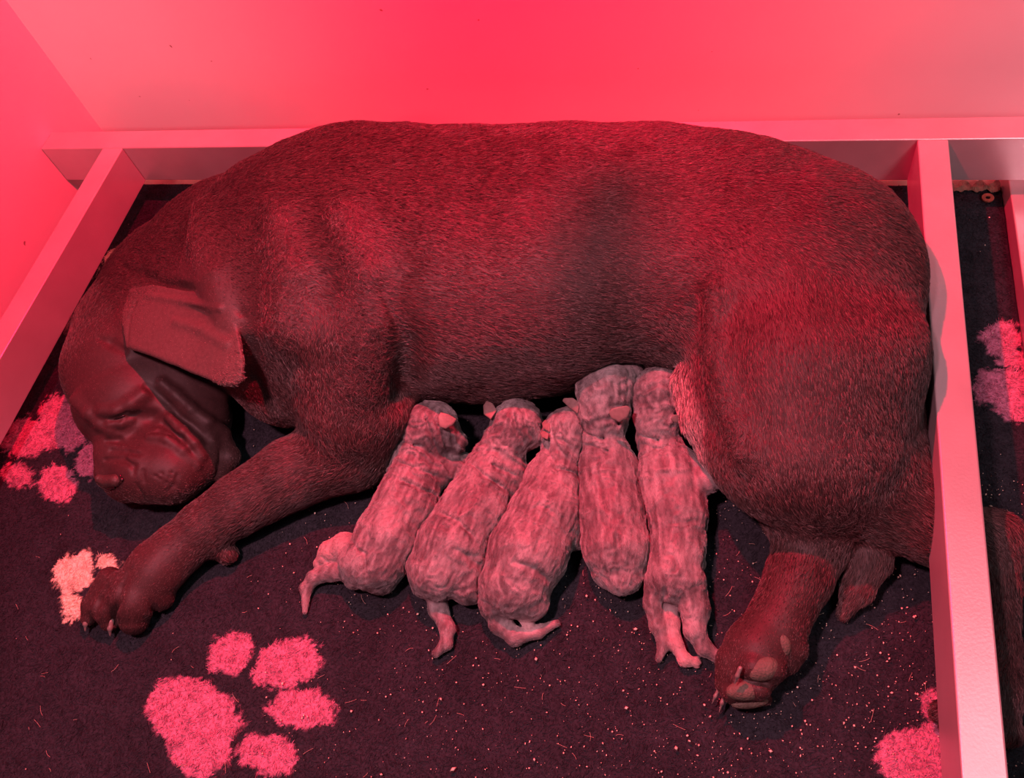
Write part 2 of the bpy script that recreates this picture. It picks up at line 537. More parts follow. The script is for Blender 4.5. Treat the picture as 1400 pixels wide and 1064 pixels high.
def fur(name, V, F, N, flow, col, count, length, rad, mat, parent, lift=0.35, jitter=0.35, zmin=0.002, seed=1, keep=None, tintvar=0.25, npt=4, clump=0.0):
    rng = np.random.default_rng(seed)
    T = np.concatenate([F[:, [0, 1, 2]], F[:, [0, 2, 3]]])
    if keep is not None:
        T = T[keep[T].all(1)]
    a = np.linalg.norm(np.cross(V[T[:, 1]] - V[T[:, 0]], V[T[:, 2]] - V[T[:, 0]]), axis=1)
    ti = rng.choice(len(T), count, p=a / a.sum())
    u = rng.random(count); v = rng.random(count); sw = u + v > 1; u[sw] = 1 - u[sw]; v[sw] = 1 - v[sw]
    w = 1 - u - v; t = T[ti]

    def mix(A): return A[t[:, 0]] * w[:, None] + A[t[:, 1]] * u[:, None] + A[t[:, 2]] * v[:, None]
    p = mix(V); n = mix(N); n /= np.linalg.norm(n, axis=1)[:, None] + 1e-9
    fl = mix(flow); c = mix(col); L0 = mix(length[:, None])[:, 0] if hasattr(length, '__len__') else np.full(count, length)
    fl = fl + jitter * rng.normal(size=(count, 3))
    fl = fl + 0.28 * np.stack([noise(p, 35, s_) for s_ in (3, 4, 5)], 1)
    fl -= (fl * n).sum(1)[:, None] * n
    fl /= np.linalg.norm(fl, axis=1)[:, None] + 1e-9
    L_ = L0 * rng.uniform(0.65, 1.15, count)
    pts = np.zeros((count, npt, 3))
    li = lift * rng.uniform(0.5, 1.5, count)
    for i in range(npt):
        s_ = i / (npt - 1)
        pts[:, i] = p + (fl * (L_ * s_)[:, None]) + n * (L_ * li * (s_ - 0.55 * s_ * s_))[:, None] - n * 0.0004
    pts[..., 2] = np.maximum(pts[..., 2], zmin)
    cu = bpy.data.hair_curves.new(name)
    cu.add_curves([npt] * count)
    cu.attributes['position'].data.foreach_set('vector', pts.reshape(-1).astype(np.float32))
    ra = cu.attributes.get('radius') or cu.attributes.new('radius', 'FLOAT', 'POINT')
    prof = np.linspace(1.0, 0.15, npt)
    r = (rad * rng.uniform(0.7, 1.3, count))[:, None] * prof[None]
    ra.data.foreach_set('value', r.reshape(-1).astype(np.float32))
    at = cu.attributes.new('tint', 'FLOAT_COLOR', 'CURVE')
    cc = np.ones((count, 4), np.float32)
    cc[:, :3] = np.clip(c * (1 + tintvar * rng.normal(size=(count, 1))), 0.002, 0.95)
    at.data.foreach_set('color', cc.reshape(-1))
    cu.materials.append(mat)
    o = bpy.data.objects.new(name, cu)
    C.objects.link(o)
    if parent: o.parent = parent
    return o


# ------------------------------------------------------------------ puppy shapes
PUP = (0.335, 0.335, 0.335)
DARK = np.array((0.085, 0.075, 0.078))
PINKP = (0.46, 0.35, 0.35)
def p4(s):
    s.axis = P(850, 790, .04) - P(830, 600, .04)
    s.chain([(826, 538, .096, 39), (827, 558, .088, 36)], k=.012)
    s.chain([(834, 526, .098, 36), (855, 511, .092, 24)], k=.012)
    s.chain([(824, 572, .080, 31), (824, 600, .062, 29), (830, 640, .050, 39), (836, 700, .043, 44), (842, 750, .041, 44), (850, 785, .034, 29)], flat=.9)
    s.chain([(812, 640, .045, 20), (806, 680, .030, 16)], k=.010)
    s.chain([(850, 640, .045, 20), (862, 690, .030, 16)], k=.010)
    s.chain([(822, 742, .036, 25), (832, 780, .028, 24)], k=.006)
    s.chain([(864, 742, .036, 22), (860, 782, .028, 22)], k=.006)
    s.crease([(843, 730, 2), (846, 760, 2.6), (852, 800, 2)], k=.006)
    for g in ([(795, 588, 1.6), (822, 600, 2.2), (860, 594, 1.6)], [(798, 606, 1.4), (828, 616, 1.8), (866, 606, 1.4)], [(838, 520, 1.2), (842, 545, 1.4)],
              [(848, 516, 1.2), (850, 545, 1.5)], [(858, 520, 1.2), (858, 545, 1.4)], [(834, 572, 1.6), (844, 580, 2), (862, 584, 1.6)], [(800, 560, 1.2), (806, 580, 1.6)]):
        s.crease(g, k=.004)
    s.crease([(838, 556, 3), (848, 554, 3)], sink=.1, k=.003)
    return [([(832, 566, 0.124), (836, 560, 0.129), (846, 556, 0.132), (858, 556, 0.128), (863, 560, 0.124), (858, 572, 0.118), (847, 578, 0.116), (836, 574, 0.118)], .0020),
            ([(793, 552, 0.100), (784, 546, 0.096), (771, 545, 0.090), (769, 549, 0.088), (779, 560, 0.090), (790, 566, 0.096)], .0018)]


def p5(s):
    s.axis = P(925, 790, .04) - P(900, 600, .04)
    s.chain([(900, 542, .090, 37), (898, 566, .082, 32)], k=.012)
    s.chain([(906, 534, .092, 34), (918, 522, .086, 21)], k=.012)
    s.chain([(898, 578, .074, 29), (900, 606, .058, 28), (915, 648, .048, 42), (926, 700, .042, 41), (927, 750, .038, 36), (922, 788, .036, 37)], flat=.92)
    s.chain([(948, 640, .050, 22), (966, 657, .058, 17), (991, 650, .062, 13), (999, 672, .045, 8)], k=.008)
    s.chain([(896, 795, .034, 16), (892, 825, .024, 12), (899, 855, .016, 10.5), (908, 880, .011, 8.5), (901, 900, .008, 5)], k=.005)    # tail
    s.chain([(914, 815, .016, 13), (918, 850, .012, 10), (924, 882, .010, 9), (936, 902, .009, 8), (949, 906, .007, 6)], k=.004, col=PINKP)
    for tx, ty in ((953, 900), (955, 906), (951, 911)):
        s.chain([(944, 904, .008, 4), (tx, ty, .006, 3)], k=.002, col=PINKP)
    s.chain([(938, 796, .034, 28), (950, 832, .026, 20), (950, 862, .022, 14), (962, 885, .016, 10.5), (985, 902, .010, 8)], k=.005)
    s.chain([(946, 755, .02, 18), (953, 770, .015, 12)], k=.006, col=PINKP)
    s.crease([(908, 800, 1.4), (910, 818, 4)], k=.004)
    for g in ([(872, 592, 1.5), (898, 602, 2.2), (932, 590, 1.6)], [(876, 606, 1.2), (900, 614, 1.8), (930, 606, 1.2)], [(912, 522, 1.2), (920, 550, 1.6)],
              [(922, 524, 1.2), (929, 550, 1.4)], [(920, 580, 1.5), (930, 584, 1.5)], [(938, 615, 1.5), (950, 640, 2), (945, 680, 1.5)]):
        s.crease(g, k=.004)
    s.crease([(924, 566, 3), (932, 562, 3)], sink=.1, k=.003)
    return [([(916, 574, 0.118), (920, 568, 0.122), (930, 568, 0.120), (938, 569, 0.114), (938, 574, 0.110), (932, 580, 0.108), (922, 580, 0.110)], .0020)]


def p3(s):
    s.axis = P(700, 810, .04) - P(765, 640, .04)
    s.chain([(775, 592, .064, 34), (772, 615, .056, 30)], k=.012)
    s.chain([(785, 585, .045, 30), (800, 580, .035, 20)], k=.012)
    s.chain([(770, 622, .046, 30), (762, 652, .045, 38), (746, 702, .046, 49), (722, 755, .046, 55), (704, 798, .040, 47)], flat=.88)
    s.chain([(736, 650, .045, 18), (718, 690, .030, 14)], k=.008)
    s.chain([(722, 798, .040, 32), (724, 822, .030, 27)], k=.006)
    s.chain([(686, 800, .035, 32), (678, 825, .026, 24)], k=.008)
    s.chain([(678, 828, .026, 20), (684, 852, .017, 15), (704, 871, .013, 11.5), (735, 864, .010, 8.5), (760, 853, .007, 5)], k=.006)
    s.chain([(716, 842, .022, 10), (723, 854, .018, 8)], k=.003, col=(.85, .62, .6))
    s.chain([(780, 700, .03, 26), (785, 735, .024, 18)], k=.012)
    s.crease([(706, 770, 1.5), (730, 778, 2.6), (752, 792, 2)], k=.007)
    for g in ([(745, 612, 1.5), (762, 640, 2.2), (794, 648, 1.8)], [(753, 578, 1.4), (757, 605, 1.8), (776, 628, 2)], [(764, 575, 1.2), (768, 600, 1.8), (786, 620, 1.6)],
              [(776, 575, 1.2), (780, 595, 1.6)], [(720, 700, 1.5), (738, 690, 2), (756, 700, 1.5)]):
        s.crease(g, k=.004)
    return [([(743, 588, 0.082), (741, 580, 0.080), (746, 575, 0.082), (753, 580, 0.088), (752, 592, 0.090)], .0018),
            ([(741, 600, 0.086), (738, 593, 0.082), (743, 590, 0.084), (751, 594, 0.092), (749, 602, 0.092)], .0018)]


def p2(s):
    s.axis = P(600, 780, .04) - P(680, 610, .04)
    s.chain([(706, 582, .070, 35), (694, 600, .060, 32)], k=.012)
    s.chain([(714, 582, .068, 31), (729, 590, .058, 20)], k=.012)
    s.chain([(690, 606, .046, 31), (674, 640, .044, 36), (648, 695, .045, 45), (618, 745, .044, 49), (602, 778, .040, 43)], flat=.9)
    s.chain([(634, 775, .038, 30), (640, 800, .028, 27)], k=.006)
    s.chain([(583, 775, .034, 28), (583, 795, .026, 23)], k=.006)
    s.chain([(594, 800, .026, 16), (599, 832, .014, 13), (612, 860, .011, 10), (610, 880, .009, 8), (597, 893, .008, 6)], k=.006)
    s.chain([(700, 650, .03, 24), (705, 680, .022, 18)], k=.012)
    s.crease([(625, 752, 1.5), (645, 762, 2.4), (658, 775, 2)], k=.007)
    for g in ([(642, 632, 1.5), (662, 650, 2.2), (692, 668, 2)], [(650, 615, 1.2), (680, 640, 1.8), (706, 650, 1.6)], [(712, 558, 1.4), (720, 585, 1.8), (732, 604, 1.5)],
              [(700, 560, 1.2), (706, 585, 1.5), (716, 606, 1.5)], [(600, 700, 1.5), (625, 712, 2), (650, 735, 1.5)]):
        s.crease(g, k=.004)
    return [([(662, 568, 0.092), (661, 556, 0.088), (666, 549, 0.086), (674, 553, 0.092), (680, 562, 0.098), (671, 574, 0.098)], .0020)]


def p1(s):
    s.axis = P(500, 770, .04) - P(580, 610, .04)
    s.chain([(588, 584, .072, 36), (577, 600, .062, 34)], k=.012)
    s.chain([(600, 588, .066, 31), (622, 604, .050, 17)], k=.012)
    s.chain([(574, 606, .050, 35), (571, 640, .045, 38), (554, 690, .043, 43), (530, 735, .042, 45), (512, 766, .040, 42)], flat=.9)
    s.chain([(532, 768, .036, 29), (522, 790, .026, 23)], k=.006)
    s.chain([(490, 768, .036, 28), (488, 786, .026, 20)], k=.006)
    s.chain([(472, 750, .026, 22), (452, 757, .020, 16), (439, 770, .014, 10)], k=.005, col=PINKP)
    s.chain([(485, 780, .026, 15), (455, 782, .018, 12), (430, 790, .012, 9.5), (419, 804, .009, 8), (417, 836, .005, 3.5)], k=.006)
    s.chain([(600, 645, .036, 24), (618, 640, .028, 17), (634, 630, .020, 11)], k=.008)
    for g in ([(545, 632, 1.4), (575, 642, 2.2), (606, 655, 1.6)], [(545, 600, 1.4), (575, 612, 2), (606, 632, 1.6)], [(592, 566, 1.4), (602, 592, 1.8), (612, 614, 1.5)],
              [(578, 560, 1.2), (588, 590, 1.6), (600, 615, 1.5)], [(545, 655, 1.3), (575, 668, 2), (598, 676, 1.5)], [(480, 738, 1.5), (498, 758, 2.2), (500, 785, 1.6)],
              [(440, 762, 2), (448, 768, 2)]):
        s.crease(g, k=.004)
    s.crease([(608, 585, 3), (618, 590, 3)], sink=.1, k=.003)
    return [([(599, 572, 0.112), (603, 565, 0.114), (614, 567, 0.112), (625, 574, 0.104), (620, 582, 0.102), (610, 588, 0.102), (601, 584, 0.108)], .0020)]


PB = {}
for n_, b_ in ((4, p4), (5, p5), (3, p3), (2, p2), (1, p1)):
    sh_ = Shape(k=.010)
    PB[n_] = (sh_, b_(sh_))
pup_shapes = [PB[n_][0] for n_ in PB]

# ------------------------------------------------------------------ the mother dog
RAILBOXES = [((RX0, -0.4, RB), (RX1, RY, RAIL_TOP)), ((LX0, -0.4, RB), (LX1, RY, RAIL_TOP)), ((-1.28, RY, RB), (0.74, RYB, RAIL_TOP)),
             ((-1.3, YW, -0.05), (0.8, YW + 0.1, 0.7))]
COAT = (0.060, 0.033, 0.033)
dog = Shape(k=0.03)
TR = (1, -0.1, -0.15)
# trunk
dog.chain([(440, 358, .150, 196), (520, 350, .155, 202), (640, 350, .155, 198), (760, 343, .155, 195), (880, 328, .150, 178), (980, 340, .145, 176)], flat=.72, flow=TR)
dog.chain([(585, 488, .085, 60), (690, 494, .085, 62), (775, 480, .085, 58)], flat=.9, k=.03, flow=TR)      # belly
# neck
dog.chain([(440, 360, .135, 186), (335, 372, .105, 154), (262, 405, .092, 130), (215, 440, .088, 100)], flat=.72, flow=(1, -.1, -.1), k=.02)
# loose skin fold down the neck
dog.chain([(285, 275, .150, 14), (278, 330, .178, 18), (300, 400, .180, 18), (335, 470, .150, 14)], k=.03, flow=(.3, -1, 0))
# throat and chest front
dog.chain([(350, 450, .085, 85), (405, 500, .09, 88)], flat=.8, flow=(.3, -1, -.2), k=.03)
# shoulder blade and upper arm
dog.chain([(470, 230, .215, 60), (430, 330, .225, 70), (450, 440, .190, 84), (488, 555, .105, 72)], flat=.8, flow=(.2, -1, -.6), k=.035)
dog.chain([(488, 555, .10, 70), (478, 612, .060, 56)], flat=.9, flow=(-.2, -1, -.3), k=.03)
# fore arm and wrist
dog.chain([(485, 612, .056, 55), (400, 648, .052, 50), (330, 688, .047, 42), (280, 722, .042, 37), (243, 752, .038, 36), (215, 778, .036, 37)], flat=.95, k=.02)
# rump and thigh
dog.chain([(960, 345, .145, 172), (1074, 374, .150, 177)], flat=.76, flow=TR, k=.03)
dog.chain([(1072, 385, .155, 167), (1100, 480, .150, 154), (1098, 590, .115, 138)], flat=.76, flow=(.3, -1, -.3), k=.016)
dog.chain([(1010, 470, .17, 40), (1018, 540, .14, 48), (1050, 600, .10, 56), (1120, 655, .09, 66), (1200, 672, .075, 72), (1300, 732, .045, 50), (1362, 738, .036, 34)], flat=.85, flow=(1, -.5, -.1), k=.03)
dog.chain([(1165, 520, .075, 95), (1175, 610, .070, 86)], flat=.8, flow=(.3, -1, -.3), k=.02)
# far metatarsus and paw, under the bar
dog.chain([(1364, 735, .034, 32), (1368, 800, .030, 24), (1366, 880, .027, 24), (1364, 940, .028, 28)], k=.02)
dog.chain([(1364, 940, .028, 28), (1352, 985, .024, 34)], k=.015, flat=.85)
for tx, ty in ((1290, 975), (1305, 998), (1345, 1010), (1380, 1000)):
    dog.chain([(1350, 965, .024, 22), (tx, ty, .018, 16)], k=.008)
# near (under) hind leg
dog.chain([(1085, 650, .06, 52), (1112, 735, .045, 50), (1092, 790, .042, 43), (1064, 850, .040, 39), (1040, 890, .038, 42)], flat=.9, k=.02)
dog.chain([(1035, 660, .03, 20), (1078, 705, .035, 30), (1110, 735, .04, 30)], k=.03)
dog.chain([(1034, 890, .036, 40), (1024, 922, .033, 35)], k=.015, flat=.9)
dog.chain([(1072, 868, .048, 18), (1084, 888, .040, 17), (1078, 905, .034, 15)], k=.010)
dog.chain([(1000, 905, .036, 20), (993, 935, .028, 15)], k=.008)
dog.stroke([(1030, 912, 17), (1056, 916, 17)], .45, k=.006)
dog.stroke([(1000, 948, 14), (1040, 942, 14)], .35, k=.005)
dog.chain([(1008, 960, .020, 9), (1046, 956, .020, 9)], k=.006)
dog.crease([(1004, 924, 2), (1020, 930, 3), (1045, 934, 3), (1062, 930, 2)], k=.004)
# teat bed beside the last puppy
PINK = (0.30, 0.24, 0.235)
dog.chain([(944, 525, .125, 28), (963, 572, .115, 32), (984, 612, .095, 28), (1001, 645, .070, 17)], k=.012, col=PINK, flow=(.3, -1, -.3))
dog.chain([(1006, 652, .064, 9), (1011, 668, .056, 6)], k=.004, col=PINK)
# tail
dog.chain([(1198, 725, .045, 27), (1189, 765, .034, 26), (1172, 805, .026, 20), (1154, 838, .018, 9)], k=.010, flat=.8)
# front paw
dog.chain([(215, 778, .036, 37), (190, 808, .033, 38)], k=.015, flat=.85)
for c in ([(205, 798, .034, 22), (221, 818, .020, 17)], [(192, 800, .038, 22), (184, 826, .034, 24), (184, 848, .022, 20)],
          [(165, 800, .040, 19), (146, 832, .026, 19), (150, 850, .016, 13)], [(150, 792, .034, 17), (127, 828, .020, 14), (121, 846, .014, 10)]):
    dog.chain(c, k=.009)
dog.crease([(178, 780, 2), (166, 804, 4), (160, 826, 5), (157, 850, 4)], sink=.1, k=.008)
dog.crease([(156, 788, 2), (144, 806, 4), (135, 822, 5), (129, 842, 3.5)], sink=.1, k=.008)
dog.crease([(203, 822, 1.5), (209, 832, 3), (214, 842, 3)])
dog.chain([(285, 735, .03, 20), (310, 757, .018, 14)], k=.010)     # stopper pad
# skull and cheek
dog.chain([(190, 455, .092, 86), (180, 500, .088, 90), (186, 540, .082, 84)], flat=.88, k=.018, flow=(.3, 1, .1))
dog.chain([(240, 520, .072, 74), (258, 575, .060, 58)], flat=.9, k=.02, flow=(.4, .6, 0))
# muzzle
dog.chain([(172, 600, .078, 40), (174, 625, .068, 40), (178, 652, .050, 36)], flat=1.0, k=.012, flow=(.1, 1, .1))
dog.chain([(152, 590, .094, 18), (151, 620, .088, 18), (150, 645, .076, 18)], k=.008, flow=(.1, 1, .1))     # bridge of the nose
dog.chain([(146, 645, .078, 15), (148, 652, .072, 15), (160, 656, .068, 14)], k=.006)
dog.chain([(205, 642, .066, 48), (235, 642, .058, 48), (270, 622, .048, 44)], flat=.95, k=.012, flow=(.6, .3, -.2))   # hanging lips
dog.chain([(225, 600, .080, 34), (262, 596, .070, 36)], flat=.9, k=.014)
dog.chain([(302, 606, .050, 15), (313, 626, .040, 13), (302, 648, .030, 11)], k=.006)
# sunken eye and cheek
dog.crease([(180, 570, 7), (205, 572, 9), (228, 580, 7)], sink=-.35, k=.010)
dog.stroke([(106, 548, 10), (122, 566, 8), (136, 580, 6), (150, 588, 5)], .45, k=.010)      # brow and root of the nose
dog.stroke([(140, 562, 6), (160, 562, 7), (180, 552, 8), (196, 540, 9)], .35, k=.010)       # upper lid
dog.stroke([(150, 580, 4), (166, 580, 4), (180, 574, 3)], .35, k=.006)                      # lower lid
dog.crease([(150, 574, 1.6), (162, 572, 2.6), (174, 565, 2.4)], k=.004)
# folds of loose skin
dog.crease([(200, 528, 2.5), (230, 550, 4), (242, 567, 4), (266, 584, 4), (284, 602, 3.5)], k=.008)
dog.stroke([(222, 524, 6), (240, 540, 8), (262, 560, 8.5), (284, 577, 8), (308, 592, 7)], .15, k=.008)
dog.stroke([(232, 572, 5), (250, 590, 6.5), (266, 606, 6.5), (276, 624, 5)], .15, k=.007)
dog.crease([(222, 580, 2), (246, 600, 3), (258, 618, 2.5), (266, 636, 2)], k=.006)
dog.stroke([(204, 597, 4), (228, 600, 6), (250, 616, 6), (270, 636, 4)], .3, k=.007)
for g in ([(145, 603, 2.6), (162, 602, 4), (187, 609, 2.4)], [(152, 616, 2.6), (172, 617, 4), (190, 621, 2.4)], [(143, 629, 2.6), (166, 627, 4), (182, 637, 3), (182, 648, 2)],
          [(195, 644, 1.6), (197, 658, 2)], [(242, 650, 1.4), (238, 664, 1.8), (228, 673, 1.4)], [(186, 662, 1.2), (200, 682, 1.6), (230, 686, 1.2)],
          [(300, 616, 1.2), (299, 636, 2.2), (294, 652, 1.6)], [(202, 592, 1.2), (216, 590, 1.6), (236, 596, 1.2)]):
    dog.crease(g, k=.004)
for a, b in ((220, 647), (218, 655), (234, 646), (233, 653), (227, 660), (212, 651)):
    dog.crease([(a, b, 1.9), (a + 1.5, b + .5, 1.7)], sink=0, k=.002)
# crown against the neck, ear root
dog.crease([(164, 362, 2), (190, 373, 4), (222, 389, 5), (262, 398, 5), (300, 405, 5), (330, 430, 5)], k=.012)
dog.stroke([(278, 285, 8), (276, 330, 14), (292, 380, 16), (316, 440, 14)], .5, k=.035)
# shoulder, elbow and rib relief
dog.crease([(520, 400, 4), (548, 470, 9), (552, 535, 9)], k=.04)
dog.stroke([(470, 300, 12), (500, 380, 20), (512, 440, 20), (498, 520, 14)], .75, k=.045)
dog.stroke([(380, 300, 12), (400, 380, 18), (392, 450, 14)], .75, k=.045)
dog.crease([(345, 470, 4), (352, 520, 7), (372, 560, 5)], k=.015)
# stifle line against the belly
dog.crease([(950, 420, 3), (955, 480, 6), (962, 530, 6)], k=.02)
dog.stroke([(975, 400, 8), (976, 470, 14), (990, 550, 15), (1018, 620, 12)], .55, k=.025)
# far ear tip behind the skull
dog.chain([(112, 442, .06, 14), (98, 452, .05, 8)], k=.008)
# ear
EAR = [(183, 402, .190), (212, 396, .206), (252, 401, .222), (292, 409, .232), (318, 428, .232), (333, 465, .222), (341, 500, .210), (339, 524, .204),
       (326, 534, .200), (302, 530, .200), (262, 514, .198), (220, 495, .190), (176, 478, .180), (170, 440, .184)]
dog.flap(EAR, .0045, k=.006, curve=.014, flow=(1, -.4, -.1), col=(0.115, 0.08, 0.075))
dog.chain([(190, 406, .170, 14), (176, 440, .168, 13), (180, 474, .160, 10)], k=.015)
dog.crease([(186, 408, 1.5), (176, 435, 2.2), (173, 470, 2)], k=.005)
dog.crease([(134, 462, 1.5), (150, 469, 4), (170, 480, 3)], k=.008)
dog.stroke([(200, 404, 3), (250, 412, 5), (300, 422, 4)], .5, k=.006)
dog.stroke([(240, 440, 3), (275, 450, 5), (310, 470, 4)], .75, k=.01)

DLO, DHI = (-1.15, 0.10, -0.004), (0.46, 1.055, 0.36)
RES_DOG = 0.0021
dV, dF = grow(dog, RES_DOG, DLO, DHI, boxes=RAILBOXES, others=pup_shapes)
dN = normals(dV, dF)
# slack skin over ribs and shoulder
rip = fbm(dV * np.array([1.0, 0.5, 1.0]), 14, 5, 3) * 0.0045 * np.clip((dV[:, 0] + .86) / .1, .15, 1)
dV = dV + dN * (rip * np.clip((dV[:, 2] - 0.01) / 0.03, 0, 1))[:, None]
dN = normals(dV, dF)
dflow, dcol = dog.attrs(dV, COAT)
dcol = dcol * (1 + 0.18 * fbm(dV, 9, 8, 3))[:, None]
mother = bpy.data.objects.new('mother_dog', None)
C.objects.link(mother)
tag(mother, 'large brown short-haired mother dog asleep on her side along the back rail', 'dog')
body = link_mesh('body', dV, dF, M_SKIN, mother)
set_col(body, dcol)
keep = dN[:, 2] > -0.5
headc = P(210, 560, .1); toe1 = P(175, 820, .03); toe2 = P(1025, 935, .03)
near = np.minimum(np.linalg.norm(dV - headc, axis=1) / .13, np.linalg.norm(dV - P(262, 462, .20), axis=1) / .095)
nearp = np.minimum(np.linalg.norm(dV - toe1, axis=1) / .10, np.linalg.norm(dV - toe2, axis=1) / .09)
flen = np.minimum(0.0018 + 0.0072 * np.clip(near - .85, 0, 1), 0.0030 + .0060 * np.clip(nearp - .8, 0, 1))
fur('fur', dV, dF, dN, dflow, dcol * 1.25, 420000, flen, 0.00030, M_FUR, mother, lift=.45, keep=keep, seed=3, tintvar=.85, jitter=.22)
IMR, IMU = _r2, -_d2


def claw(px, py, z, d, L, r, mat=M_CLAW, parent=mother):
    p = P(px, py, z); d = np.array(d, float); d /= np.linalg.norm(d)
    sh = Shape(.003)
    side = d * 0
    q = [p + d * L * t - np.array([0, 0, 1]) * (L * .35 * t * t) for t in (0, .5, 1)]
    sh.cone(q[0], r, q[1], r * .8); sh.cone(q[1], r * .8, q[2], r * .25)
    lo = np.min([x['lo'] for x in sh.p], 0) - .004; hi = np.max([x['hi'] for x in sh.p], 0) + .004
    V, F = grow(sh, .0009, lo, hi)
    return link_mesh('claw', V, F, mat, parent)


claw(152, 850, .022, (0.02, -1, -.2), .017, .0042)
claw(119, 844, .020, (-0.05, -1, -.2), .017, .0040)
claw(991, 948, .028, (-.25, -1, -.3), .021, .0024)
claw(983, 942, .028, (-.45, -1, -.3), .018, .0022)
claw(1012, 914, .080, (-.35, -1, -.5), .017, .0026)


def lump(name, px, py, r, ang, mat, parent, host, sink=.3):
    """a soft pad set into the surface, r = half sizes in px across, along, deep"""
    p = host.hit(px, py); v = (p - EYE) / np.linalg.norm(p - EYE)
    a = math.radians(ang); d = math.cos(a) * IMR + math.sin(a) * IMU
    r = np.array(r) * depth(p) / FPX
    sh = Shape(.004); sh.ell(px, py, .1, (r[0], r[1], r[2]), d, -v)
    q = sh.p[0]; q['c'] = p + v * r[2] * sink; q['lo'] = q['c'] - r.max(); q['hi'] = q['c'] + r.max()
    V, F = grow(sh, max(min(r) / 5, .0005), q['lo'] - .004, q['hi'] + .004)
    return link_mesh(name, V, F, mat, parent)


lump('paw_pad', 1043, 914, (24, 17, 15), 18, M_PAD, mother, dog, .55)
lump('paw_pad', 1020, 944, (28, 14, 13), 6, M_PAD, mother, dog, .5)
lump('paw_pad', 1025, 961, (26, 8, 10), 6, M_PAD, mother, dog, .3)
lump('paw_pad', 1070, 880, (11, 18, 10), 8, M_PAD, mother, dog, .5)


def applique(name, pts, sink, mat, parent, host, res=.0009):
    """a small form that follows the surface under it"""
    sh = Shape(.003)
    q = []
    for px, py, r in pts:
        p = host.hit(px, py); rr = r * depth(p) / FPX; v = (p - EYE) / np.linalg.norm(p - EYE)
        q.append((p + v * rr * sink, rr))
    for (a, ra_), (b, rb_) in zip(q[:-1], q[1:]):
        sh.cone(a, ra_, b, rb_)
    lo = np.min([x['lo'] for x in sh.p], 0) - .004; hi = np.max([x['hi'] for x in sh.p], 0) + .004
    V, F = grow(sh, res, lo, hi)
    return link_mesh(name, V, F, mat, parent)


applique('nose', [(137, 655, 7), (148, 658, 9), (159, 657, 9)], .3, M_NOSE, mother, dog)
applique('nostril', [(164, 650, 1.6), (167, 656, 2.2), (163, 662, 1.8)], -.2, M_DARK, mother, dog, .0006)
applique('nostril', [(143, 666, 1.6), (150, 668, 2.4), (157, 667, 1.8)], -.2, M_DARK, mother, dog, .0006)
lump('eye', 163, 571, (9, 2.0, 2.5), 20, M_DARK, mother, dog, .3)

# ------------------------------------------------------------------ the puppies
pups = []


def puppy(sh, ears, label, seed):
    lo = np.min([q['lo'] for q in sh.p], 0) - .006; hi = np.max([q['hi'] for q in sh.p], 0) + .006
    lo[2] = -.004
    V, F = grow(sh, .0019, lo, hi, others=list(pups))
    N = normals(V, F)
    flow, col = sh.attrs(V, PUP)
    ax = np.array(sh.axis); ax = ax / np.linalg.norm(ax)
    al = (V - V.mean(0)) @ ax
    # wrinkles and brindle: creases across the neck, along the flanks, broken up by noise
    Q = V - np.outer(al, ax)
    al0 = (al - al.min()) / (al.max() - al.min())
    w1 = fbm(V, 28, seed, 2)
    warp = np.stack([fbm(V, 45, seed + 31, 2), fbm(V, 45, seed + 32, 2), fbm(V, 45, seed + 33, 2)], 1) * .012
    r1 = 1 - np.abs(fbm(Q * .30 + np.outer(al, ax) + warp, 75, seed + 3, 2)) * 5
    r2 = 1 - np.abs(fbm(Q + np.outer(al, ax) * .28 + warp, 85, seed + 4, 2)) * 5
    st = fbm(Q + np.outer(al, ax) * .22, 260, seed + 9, 2)
    body_w = np.clip((V[:, 2] - .012) / .02, 0, 1)
    wa = np.clip(1.35 - 1.6 * al0, .15, 1)[:, None]; wb = np.clip(.2 + 1.0 * al0, 0, .8)[:, None]
    dis = 0.0011 * np.clip(r1, -1, 1)[:, None] * wa + 0.0008 * np.clip(r2, -1, 1)[:, None] * wb + 0.0012 * w1[:, None]
    V = V + N * body_w[:, None] * dis
    N = normals(V, F)
    m = np.clip(.48 + .24 * (np.clip(r1, -1, 1) * wa[:, 0] + np.clip(r2, -1, 1) * wb[:, 0]) + .55 * w1 + .75 * st, 0, 1)
    isp = np.clip(((col[:, 0] - PUP[0]) / (PINKP[0] - PUP[0])), 0, 1)
    dk = ((1 - m) * (1 - isp) * .9)[:, None]
    col = col * (1 - dk) + DARK * dk
    root = bpy.data.objects.new('puppy', None)
    C.objects.link(root)
    tag(root, label, 'puppy', 'newborn puppies nursing in a row')
    b = link_mesh('body', V, F, M_PUPSKIN, root)
    set_col(b, col)
    fur('fur', V, F, N, flow, col * 1.1, 70000, .0042, .00017, M_PUPFUR, root, lift=.3, seed=seed, keep=N[:, 2] > -.4, tintvar=.3)
    for pts, th in ears:
        e = Shape(.003)
        e.flap(pts, th, k=.003, curve=.003, rnd=.0014)
        q = e.p[0]
        eV, eF = grow(e, .0011, q['lo'] - .004, q['hi'] + .004)
        eo = link_mesh('ear', eV, eF, M_PUPSKIN, root)
        set_col(eo, np.tile((.27, .20, .19), (len(eV), 1)))
    pups.append(sh)
    return root


puppy(*PB[4], 'newborn brindle puppy with both ears showing, fourth from the left', 41)
puppy(*PB[5], 'newborn brindle puppy with hind legs stretched out, nearest the mother\'s hind leg', 52)
puppy(*PB[3], 'newborn brindle puppy in the middle of the five, tail curled to the right', 33)
puppy(*PB[2], 'newborn brindle puppy second from the left, tail hanging straight down', 24)
puppy(*PB[1], 'newborn brindle puppy nearest the mother\'s front leg, tail bent to the left', 15)

# ------------------------------------------------------------------ bedding
BX0, BX1, BY0, BY1 = XL + 0.004, 0.3665, -0.36, 1.072


